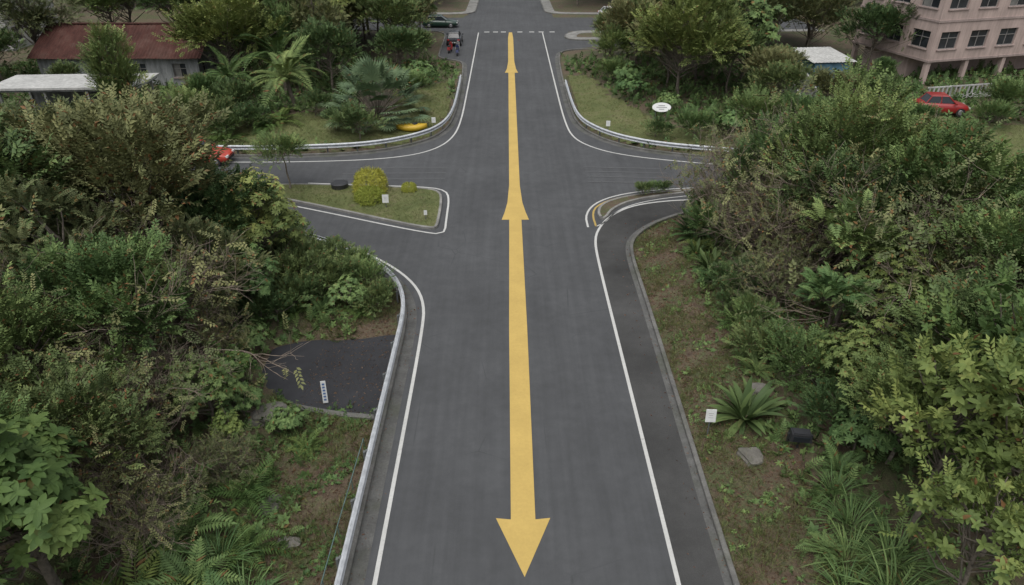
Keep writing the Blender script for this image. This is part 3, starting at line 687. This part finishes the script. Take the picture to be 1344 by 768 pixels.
q=e_[k]-Nn[k]*(RNG.random(n)**2*1.1)[:,None]; q=q[(q[:,1]>5)&(q[:,1]<36)]
e_=resample(LINES['LL'],.05); k=RNG.integers(0,len(e_),n); Nn=normals(e_)
q2=e_[k]-Nn[k]*(RNG.random(n)**2*.5)[:,None]; q2=q2[(q2[:,1]>5)&(q2[:,1]<36)]
q=np.vstack([q,q2]); groundcover('leaf_litter',np.c_[q,np.full(len(q),.012)],TLITTER,L_DRY,(.4,1.0),flatl=True)

# ------------------------------------------------------------ vehicles
M_GLASS=plain('car_glass',(.02,.025,.03),.2,.1); M_TYRE=plain('tyre',(.02,.02,.02),.8,.1); M_HUB=plain('hub',(.35,.35,.36),.35,.1,.6)
M_LAMP=plain('headlamp',(.6,.6,.58),.2,.05); M_TAIL=plain('tail_lamp',(.35,.02,.02),.3,.05)
def carpaint(n,c):
    m,nt,b=newmat(n); b.inputs['Base Color'].default_value=(*c,1); b.inputs['Roughness'].default_value=.4; b.inputs['Coat Weight'].default_value=.35; return m
def car(x,y,rot,col,z=0,name='parked_car',L=4.2,W=1.7):
    e=empty(name,(x,y,z),rot); pm=carpaint('car_paint',col); w=W/2
    st=[(-L/2,.42,.72,w*.80),(-L/2+.12,.28,.88,w*.93),(-L*.33,.22,.93,w),(-L*.1,.2,.92,w*1.0),(L*.15,.2,.90,w),(L*.33,.22,.84,w*.98),(L/2-.2,.27,.74,w*.92),(L/2,.40,.62,w*.78)]
    V=[];F=[]
    for sx,zl,zb,hw in st:
        V+=[(sx,-hw*.9,zl),(sx,-hw,zl+.12),(sx,-hw*1.0,(zl+zb)/2+.05),(sx,-hw*.93,zb-.03),(sx,-hw*.8,zb),(sx,0,zb+.03),(sx,hw*.8,zb),(sx,hw*.93,zb-.03),(sx,hw*1.0,(zl+zb)/2+.05),(sx,hw,zl+.12),(sx,hw*.9,zl)]
    k=11
    for i in range(len(st)-1):
        for j in range(k):
            j2=(j+1)%k; F.append((i*k+j,i*k+j2,(i+1)*k+j2,(i+1)*k+j))
    F.append(tuple(range(k))); F.append(tuple(reversed([(len(st)-1)*k+j for j in range(k)])))
    F=[tuple(reversed(f)) for f in F]
    obj('body',pym('body',V,F,pm,smooth=True),e)
    b0=[(-L*.40,.90),(L*.20,.90)]; r0=[(-L*.30,1.43),(L*.03,1.45)]
    V=[(b0[0][0],-w*.82,.88),(b0[1][0],-w*.82,.88),(b0[1][0],w*.82,.88),(b0[0][0],w*.82,.88),(r0[0][0],-w*.66,1.40),(r0[1][0],-w*.66,1.42),(r0[1][0],w*.66,1.42),(r0[0][0],w*.66,1.40)]
    F=[(0,1,5,4),(1,2,6,5),(2,3,7,6),(3,0,4,7)]
    obj('windows',pym('windows',V,F,M_GLASS),e)
    m=MB(); m.box(((r0[0][0]+r0[1][0])/2,0,1.435),(r0[1][0]-r0[0][0]+.12,w*1.38,.06),0,0,.93)
    for s in (-1,1):
        for a,c in ((0,4),(1,5)):
            p=V[a];q=V[c]; m.cyl((p[0],s*abs(p[1])*1.0,p[2]),(q[0],s*abs(q[1]),q[2]),.045,.04,5)
        xm=(b0[0][0]+b0[1][0])/2; m.cyl((xm,s*w*.825,.88),(xm-.05,s*w*.665,1.41),.04,.04,5)
        m.box((L*.17,s*(w+.07),.95),(.12,.16,.12))
    obj('roof_and_pillars',m.mesh('roof',[pm]),e)
    m=MB()
    for sx in (-L*.31,L*.31):
        for s in (-1,1):
            m.cyl((sx,s*(w-.20),.31),(sx,s*(w+.015),.31),.31,.31,18,0); m.cyl((sx,s*(w+.01),.31),(sx,s*(w+.03),.31),.19,.16,12,1)
    obj('wheels',m.mesh('wheels',[M_TYRE,M_HUB]),e)
    m=MB()
    for s in (-1,1):
        m.box((L/2-.07,s*w*.66,.62),(.16,.32,.12),0); m.box((-L/2+.05,s*w*.70,.76),(.12,.26,.14),1)
    m.box((L/2-.01,0,.45),(.08,1.0,.14),2); m.box((-L/2+.02,0,.5),(.08,.5,.12),0)
    obj('lamps_and_grille',m.mesh('lamps',[M_LAMP,M_TAIL,M_TYRE]),e)
    return e
car(-6.6,84.6,math.pi/2,(.02,.023,.028)); car(-21.0,44.2,0.02,(.42,.05,.03)); car(32.8,52.2,-.15,(.26,.015,.015),z=gz(32.8,52.2)+.05,L=3.6)
car(-9.2,95.6,0,(.010,.035,.022),name='parked_van',L=4.6,W=1.8); car(14.5,103,0.1,(.45,.45,.45))
def scooter(x,y,rot,c):
    e=empty('motor_scooter',(x,y,0),rot); pm=carpaint('scooter_paint',c); m=MB()
    for sx in (-.6,.6): m.cyl((sx,-.05,.23),(sx,.05,.23),.23,.23,14,1)
    m.box((.35,0,.30),(.6,.28,.08)); m.box((-.35,0,.52),(.75,.30,.34),0,0,.8); m.box((-.3,0,.74),(.7,.26,.1),1)
    m.cyl((.62,0,.25),(.45,0,1.0),.04,.04,6,0); m.box((.52,0,.62),(.08,.36,.55),0); m.cyl((.45,-.33,1.0),(.45,.33,1.0),.02,.02,6,1); m.box((.5,0,.95),(.14,.2,.14),0)
    m.cyl((.43,.3,1.0),(.4,.36,1.2),.008,.008,4,1); m.box((.4,.38,1.22),(.02,.1,.07),1)
    obj('scooter_body',m.mesh('scooter_body',[pm,M_TYRE]),e)
scooter(-6.0,80.2,1.5,(.3,.3,.3)); scooter(-6.8,79.6,1.4,(.3,.03,.03)); scooter(-5.9,78.2,1.6,(.03,.04,.12))

# ------------------------------------------------------------ signs and small objects
M_WP=plain('white_painted_metal',(.62,.63,.62),.5,.08); M_BLU=plain('sign_blue',(.06,.12,.28),.5,.1); M_BLK=plain('black_plastic',(.03,.031,.034),.45,.2); M_TXT=plain('sign_lettering',(.20,.20,.21),.6,.1)
def sign(x,y,w,h,post,rot=0,name='small_sign',text=M_TXT,tilt=.12,z=None,vert=False):
    zz=gz(x,y) if z is None else z
    e=empty(name,(x,y,zz),rot); m=MB(); m.cyl((0,.03,-.1),(0,.03,post+h*.7),.022,.022,8); obj('post',m.mesh('post',[M_POST]),e)
    m=MB(); m.box((0,0,0),(w,.025,h),0)
    if vert:
        for i in range(6): m.box((0,-.015,h*.36-i*h*.14),(w*.5,.008,h*.085),1)
    else:
        for i in range(3): m.box((0,-.015,h*.20-i*h*.17),(w*(.5-.12*(i%2)),.008,h*.03),1)
    o=obj('board',m.mesh('board',[M_WP,text]),e,(0,0,post+h/2)); o.rotation_euler[0]=-tilt
    bm=o.modifiers.new('b','BEVEL'); bm.width=.004; bm.segments=1
sign(-6.95,19.15,.18,.9,.08,.15,text=M_BLU,vert=True,z=.03)
sign(6.25,17.3,.34,.48,.66,-.05,tilt=.15)
sign(-7.4,36.4,.36,.48,.3,0,z=.11); sign(-4.95,34.7,.18,.26,.30,0,z=.11); sign(-6.0,51.2,.3,.4,.5,.1); sign(7.1,50.4,.3,.4,.45,-.1)
fx,fy=9.05,16.7
e=empty('floodlight',(fx,fy,gz(fx,fy)+.12),-.15); m=MB(); m.box((0,0,.42),(.70,.40,.28),0,0,.86); m.box((0,-.20,.40),(.5,.02,.18),1); m.box((0,0,.57),(.5,.28,.04))
for s in (-1,1): m.box((s*.37,0,.30),(.03,.08,.34))
m.cyl((0,0,-.25),(0,0,.18),.04); m.box((0,0,.16),(.77,.08,.03))
obj('housing',m.mesh('housing',[M_BLK,M_GLASS]),e)
def rock(name,x,y,sx,sy,sz,seed,z=None):
    rng=np.random.default_rng(seed); me=bpy.data.meshes.new(name)
    bm=bmesh.new(); bmesh.ops.create_icosphere(bm,subdivisions=3,radius=1)
    ph=rng.uniform(0,6,6)
    for v in bm.verts:
        c=v.co; q=1+.13*math.sin(c.x*3+ph[0])+.12*math.sin(c.y*4+ph[1])+.08*math.sin(c.z*6+c.x*5+ph[2])
        v.co=Vector((math.copysign(abs(c.x)**.6,c.x)*sx*q,math.copysign(abs(c.y)**.6,c.y)*sy*q,math.copysign(abs(c.z)**.55,c.z)*sz*q))
    bm.to_mesh(me); bm.free(); me.materials.append(M_ROCK)
    obj(name,me,None,(x,y,(gz(x,y) if z is None else z)+sz*.4),rng.uniform(-.4,.4))
rock('rock',7.45,16.3,.36,.34,.13,1); rock('rock',-7.5,14.3,.3,.4,.05,2); rock('rock',8.6,19.6,.4,.3,.2,3); rock('rock',-8.6,18.1,.6,.5,.3,4); rock('rock',-6.6,13.0,.3,.25,.05,6)
e=empty('covered_drum',(-10.7,39.5,.11)); m=MB(); m.cyl((0,0,0),(0,0,.28),.5,.52,18); m.cyl((0,0,.28),(0,0,.34),.54,.40,18); obj('drum_body',m.mesh('drum_body',[M_BLK]),e)
def kayak(x,y,rot,L=2.3,W=.9):
    m,nt,b=newmat('yellow_plastic'); b.inputs['Base Color'].default_value=(.55,.36,.03,1); b.inputs['Roughness'].default_value=.5
    e=empty('kayak',(x,y,gz(x,y)+.10),rot); V=[];F=[];n=13;k=12
    for i in range(n):
        t=i/(n-1)*2-1; w=max(.02,(1-abs(t)**2.6))*W/2; hz=.18+.16*(1-abs(t)**2); zc=.2+.10*t*t
        for j in range(k):
            a=2*math.pi*j/k; V.append((t*L/2,w*math.cos(a),zc+hz*math.sin(a)*(.95 if math.sin(a)<0 else .8)))
    for i in range(n-1):
        for j in range(k): F.append((i*k+j,(i+1)*k+j,(i+1)*k+(j+1)%k,i*k+(j+1)%k))
    F.append(tuple(range(k))); F.append(tuple((n-1)*k+j for j in reversed(range(k))))
    obj('hull',pym('hull',V,F,m,smooth=True),e)
    q=MB(); q.cyl((.25,0,.42),(.25,0,.50),.22,.20,16); obj('cockpit',q.mesh('cockpit',[M_BLK]),e)
kayak(-7.6,50.6,.12)
e=empty('oval_sign',(11.5,52.8,gz(11.5,52.8)+.15),-.1); m=MB()
for s in (-.4,.4): m.cyl((s,.06,-.3),(s,.06,.8),.03)
obj('legs',m.mesh('legs',[M_POST]),e)
m=MB(); n=28
fr=[(.72*math.cos(2*math.pi*i/n),-.03,.36*math.sin(2*math.pi*i/n)) for i in range(n)]; bk=[(x,.03,z) for x,_,z in fr]
m.poly(fr,0); m.poly(bk[::-1],0)
for i in range(n): m.poly([fr[i],bk[i],bk[(i+1)%n],fr[(i+1)%n]],0)
for i,wd in enumerate((.5,.8,.4)): m.box((0,-.037,.13-.14*i),(wd,.01,.05),1)
o=obj('oval_board',m.mesh('oval_board',[M_WP,M_TXT]),e,(0,0,.85)); o.rotation_euler[0]=-.5

# ------------------------------------------------------------ buildings
def stained(name,base,amt=.3):
    m,nt,b=newmat(name); p=pos(nt)
    n1=noise(nt,.5,5,.65,p); n2=noise(nt,1.2,4,.7,mapping(nt,p,(2.5,2.5,.25))); n3=noise(nt,12,3,.7,p)
    c=mix(nt,1.0,base,ramp(nt,n1,[(.3,1-amt*.6),(.7,1.05)]),'MULTIPLY')
    c=mix(nt,.8,c,ramp(nt,n2,[(.35,1-amt),(.6,1.0)]),'MULTIPLY')
    c=mix(nt,.3,c,ramp(nt,n3,[(.3,.8),(.7,1.1)]),'MULTIPLY')
    nt.links.new(c,b.inputs['Base Color']); b.inputs['Roughness'].default_value=.85; return m
M_PINK=stained('pink_render',(.50,.39,.35)); M_TRIM=stained('trim_render',(.38,.30,.275)); M_WWALL=stained('white_wall',(.52,.52,.50),.4)
M_WIN=plain('window_glass',(.03,.035,.04),.1,.5,0,.4); M_FRAME=plain('window_frame',(.24,.23,.22),.5,.1)
M_INT=plain('curtain',(.14,.14,.13),.8,.4,0,.6)
def rust():
    m,nt,b=newmat('rusted_roof'); p=pos(nt); n1=noise(nt,.5,5,.7,p); n2=noise(nt,1.3,5,.7,mapping(nt,p,(3,.5,1)))
    c=ramp(nt,n1,[(.3,(.04,.018,.015)),(.5,(.068,.028,.022)),(.7,(.09,.05,.04))])
    c=mix(nt,.7,c,ramp(nt,n2,[(.3,.55),(.7,1.3)]),'MULTIPLY')
    nt.links.new(c,b.inputs['Base Color']); b.inputs['Roughness'].default_value=.85; b.inputs['Specular IOR Level'].default_value=.2; return m
M_RUST=rust()
def facade(m,origin,u,n,width,z0,nst,sh,bays,win_w,sill,win_h):
    u=np.array(u,float);n=np.array(n,float);o=np.array(origin,float); bw=width/bays
    def P(a,z,d=0.0): q=o+u*a+n*d; return (q[0],q[1],z)
    def rect(a0,a1,za,zb,d=0.0,mt=0): m.poly([P(a0,za,d),P(a1,za,d),P(a1,zb,d),P(a0,zb,d)],mt)
    for i in range(nst):
        zb=z0+i*sh
        for j in range(bays):
            a=j*bw; w0=a+(bw-win_w)/2; w1=w0+win_w; s0=zb+sill; s1=s0+win_h
            rect(a,a+bw,zb,s0); rect(a,a+bw,s1,zb+sh); rect(a,w0,s0,s1); rect(w1,a+bw,s0,s1)
            dp=-.22
            m.poly([P(w0,s0),P(w1,s0),P(w1,s0,dp),P(w0,s0,dp)],1); m.poly([P(w0,s1),P(w0,s1,dp),P(w1,s1,dp),P(w1,s1)],0)
            m.poly([P(w0,s0),P(w0,s0,dp),P(w0,s1,dp),P(w0,s1)],0); m.poly([P(w1,s0),P(w1,s1),P(w1,s1,dp),P(w1,s0,dp)],0)
            rect(w0,w1,s0,s1,dp,2)
            nm=max(2,int(win_w/.8)); t=.05
            for q in range(nm+1):
                c=w0+t/2+(win_w-t)*q/nm; pc=o+u*c+n*(dp+.03); m.box((pc[0],pc[1],(s0+s1)/2),(t,.05,win_h),3,math.atan2(u[1],u[0]))
            for zz in (s0+.03,s0+win_h*.62,s1-.03):
                pc=o+u*((w0+w1)/2)+n*(dp+.035); m.box((pc[0],pc[1],zz),(win_w-.02,.05,.05),3,math.atan2(u[1],u[0]))
            pc=o+u*((w0+w1)/2)+n*.05; m.box((pc[0],pc[1],s0-.05),(win_w+.2,.14,.08),1,math.atan2(u[1],u[0]))
            if (i*7+j*3)%4==1:
                pc=o+u*(w0+win_w*.27)+n*(dp+.012); m.box((pc[0],pc[1],(s0+s1)/2),(win_w*.42,.01,win_h*.9),4,math.atan2(u[1],u[0]))
def apartment(cx,cy,th,W,D,z0,nst,sh,bf,bs,ww,name='apartment_building',mats=None):
    e=empty(name); u=np.array((math.cos(th),math.sin(th))); v=np.array((-math.sin(th),math.cos(th))); C=np.array((cx,cy))
    m=MB()
    facade(m,C,u,-v,W,z0,nst,sh,bf,ww,.95,1.45)
    facade(m,C+v*D,-v,-u,D,z0,nst,sh,bs,ww,.95,1.45)
    facade(m,C+u*W,v,u,D,z0,nst,sh,bs,ww,.95,1.45)
    facade(m,C+u*W+v*D,-u,v,W,z0,nst,sh,bf,ww,.95,1.45)
    obj('walls_and_windows',m.mesh('walls_and_windows',mats or [M_PINK,M_TRIM,M_WIN,M_FRAME,M_INT]),e)
    m=MB(); c=C+u*W/2+v*D/2
    for i in range(nst+1): m.box((c[0],c[1],z0+i*sh),(W+.16,D+.16,.18),0,th)
    m.box((c[0],c[1],z0+nst*sh+.44),(W+.1,D+.1,.7),1,th); m.box((c[0],c[1],z0+nst*sh+.87),(W+.5,D+.5,.16),0,th)
    k=int(W/4)
    for i in range(k+1):
        for dd in (.25,D-.25):
            q=C+u*(.25+(W-.5)*i/k)+v*dd; m.box((q[0],q[1],z0/2-.2),(.4,.4,z0+.4-.2),1,th)
    q=C+u*W/2+v*(D*.6); m.box((q[0],q[1],z0/2-.3),(W-1.5,D*.6,z0+.1),1,th)
    obj('slabs_and_roof',m.mesh('slabs',[mats[1] if mats else M_TRIM,mats[0] if mats else M_PINK]),e)
    return e
apartment(36.6,62.0,.28,26,9.5,2.7,4,3.3,8,3,2.0)
apartment(-68,80,-.05,13,9,.2,2,3.1,4,3,1.6,name='white_building',mats=[M_WWALL,M_WWALL,M_WIN,M_FRAME,M_INT])
e=empty('white_railing'); m=MB(); a=np.array((33.8,56.2)); bb=np.array((40.2,57.6)); L=np.linalg.norm(bb-a); th=math.atan2(*(bb-a)[::-1])
z=gz(36,57)+.1; c=(a+bb)/2; m.box((c[0],c[1],z+.92),(L,.10,.10),0,th); m.box((c[0],c[1],z+.06),(L,.14,.3),0,th)
for t in np.arange(.2,L,.42):
    q=a+(bb-a)*t/L; m.box((q[0],q[1],z+.54),(.12,.09,.66),0,th)
obj('balusters',m.mesh('balusters',[M_WWALL]),e)
def wb():
    m,nt,b=newmat('weatherboard'); p=pos(nt); s=N(nt,'ShaderNodeSeparateXYZ'); nt.links.new(p,s.inputs[0])
    w=N(nt,'ShaderNodeMath',operation='MULTIPLY'); nt.links.new(s.outputs[1],w.inputs[0]); w.inputs[1].default_value=3.2
    f=N(nt,'ShaderNodeMath',operation='FRACT'); nt.links.new(w.outputs[0],f.inputs[0])
    n1=noise(nt,1.5,5,.7,mapping(nt,p,(2,2,.4)))
    c=ramp(nt,n1,[(.3,(.12,.13,.13)),(.6,(.28,.29,.29))])
    c=mix(nt,.9,c,ramp(nt,f.outputs[0],[(.0,.35),(.12,1.0)]),'MULTIPLY')
    nt.links.new(c,b.inputs['Base Color']); b.inputs['Roughness'].default_value=.8; return m
M_WB=wb()
def old_house():
    e=empty('old_house'); x0,x1,y0,y1=-43,-28.0,63.5,72; zr,ze=5.0,2.9; ym=(y0+y1)/2
    m=MB()
    facade(m,(x0+.3,y0+.4),(1,0),(0,-1),x1-x0-.6,0,1,2.9,4,1.2,1.0,1.2)
    facade(m,(x1-.3,y0+.4),(0,1),(1,0),y1-y0-.8,0,1,2.9,3,1.0,1.0,1.2)
    facade(m,(x0+.3,y1-.4),(0,-1),(-1,0),y1-y0-.8,0,1,2.9,3,1.0,1.0,1.2)
    facade(m,(x1-.3,y1-.4),(-1,0),(0,1),x1-x0-.6,0,1,2.9,4,1.2,1.0,1.2)
    m.poly([(x1-.3,y0+.4,2.9),(x1-.3,y1-.4,2.9),(x1-.3,ym,zr-.12)],0); m.poly([(x0+.3,y0+.4,2.9),(x0+.3,ym,zr-.12),(x0+.3,y1-.4,2.9)],0)
    obj('walls',m.mesh('walls',[M_WB,M_TRIM,M_WIN,M_FRAME,M_INT]),e)
    V=[];F=[];nx=int((x1-x0)/.075)+1
    for s,(ya,yb_) in enumerate(((y0-.3,ym),(y1+.3,ym))):
        b=len(V)
        for i in range(nx):
            x=x0-.1+i*.077; dz=.025*math.cos(i*math.pi/2)+.02*math.sin(x*1.3)
            V+=[(x,ya,ze-.12+dz),(x,(ya+yb_)/2,(ze-.12+zr)/2+dz-.03),(x,yb_,zr+dz)]
        for i in range(nx-1):
            q=b+3*i; F+=[(q,q+3,q+4,q+1),(q+1,q+4,q+5,q+2)]
    obj('corrugated_roof',pym('corrugated_roof',V,F,M_RUST),e)
    m=MB(); m.box(((x0+x1)/2,ym,zr+.03),(x1-x0+.3,.4,.06),0); obj('ridge_cap',m.mesh('ridge_cap',[M_RUST]),e)
old_house()
e=empty('carport'); m=MB(); m.box((-33.5,53.6,3.1),(11,4.4,.16),0,.05); m.box((-33.5,53.6,2.93),(10.6,4.0,.16),1,.05)
for x in (-38.4,-35,-31.8,-28.6):
    for y in (51.9,55.3): m.box((x,y,1.35),(.16,.16,3.0),0)
m.box((-34,55.4,1.3),(8.8,.12,2.4),1); obj('frame_and_roof',m.mesh('frame_and_roof',[M_WWALL,M_WB]),e)
M_TEALW=plain('blue_wall',(.10,.20,.28),.7,.3); e=empty('shed'); m=MB(); m.box((28,64,1.2),(3.4,4.4,2.8),0,.1)
m.box((26.7,61.85,1.1),(.7,.08,2.1),2,.1); m.box((28.6,61.99,1.5),(1.1,.08,.9),3,.1)
obj('shed_walls',m.mesh('shed_walls',[M_TEALW,M_WWALL,M_TRIM,M_WIN]),e)
V=[];F=[]
for i in range(52):
    x=-2.1+i*.0813; dz=.02*math.cos(i*math.pi/2); V+=[(x,-2.5,2.75+dz),(x,2.5,3.05+dz)]
for i in range(51): F.append((2*i,2*i+2,2*i+3,2*i+1))
obj('shed_roof',pym('shed_roof',V,F,M_WWALL),e,(28,64,0),.1)
e=empty('outdoor_steps',(24.6,57.5,gz(24.6,57.5)-.1),.25); m=MB()
for i in range(10): m.box((0,i*.3,.1+i*.09),(1.6,.3,.2+i*.18),0)
for s in (-.9,.9):
    m.poly([(s,-.2,0),(s,3.0,0),(s,3.0,2.7),(s,-.2,.9)],1); m.poly([(s+.14,-.2,0),(s+.14,-.2,.9),(s+.14,3.0,2.7),(s+.14,3.0,0)],1)
    m.poly([(s,-.2,.9),(s,3.0,2.7),(s+.14,3.0,2.7),(s+.14,-.2,.9)],1); m.poly([(s,-.2,0),(s,-.2,.9),(s+.14,-.2,.9),(s+.14,-.2,0)],1)
obj('treads',m.mesh('treads',[M_KERB,M_WWALL]),e)

# ------------------------------------------------------------ light, world, camera
w=bpy.data.worlds.new('World'); S.world=w; w.use_nodes=True; nt=w.node_tree
bg=nt.nodes['Background']; sky=nt.nodes.new('ShaderNodeTexSky'); sky.sky_type='NISHITA'; sky.sun_disc=False
sky.sun_elevation=math.radians(66); sky.sun_rotation=math.radians(200); sky.dust_density=4; sky.air_density=1.0; sky.ozone_density=.6
hs=nt.nodes.new('ShaderNodeHueSaturation'); hs.inputs['Saturation'].default_value=.25
nt.links.new(sky.outputs[0],hs.inputs['Color']); nt.links.new(hs.outputs[0],bg.inputs[0]); bg.inputs[1].default_value=.15
sl=bpy.data.lights.new('Sun','SUN'); sl.energy=1.5; sl.angle=math.radians(70); sl.color=(1,.985,.95); so=bpy.data.objects.new('Sun',sl); link(so)
el=math.radians(66); az=math.radians(200); d=Vector((math.sin(az)*math.cos(el),math.cos(az)*math.cos(el),math.sin(el)))
so.rotation_euler=d.to_track_quat('Z','Y').to_euler()
cam=bpy.data.cameras.new('Camera'); co=bpy.data.objects.new('Camera',cam); link(co); co.location=(-.42,0,16)
co.rotation_euler=(math.radians(90-30.68),0,-.0067); cam.sensor_width=36; cam.lens=24.1; cam.clip_end=5000; cam.clip_start=.1
S.camera=co
S.view_settings.view_transform='Standard'; S.view_settings.look='None'; S.view_settings.exposure=0
print('verts',sum(len(m.vertices) for m in bpy.data.meshes),'objs',len(bpy.data.objects))
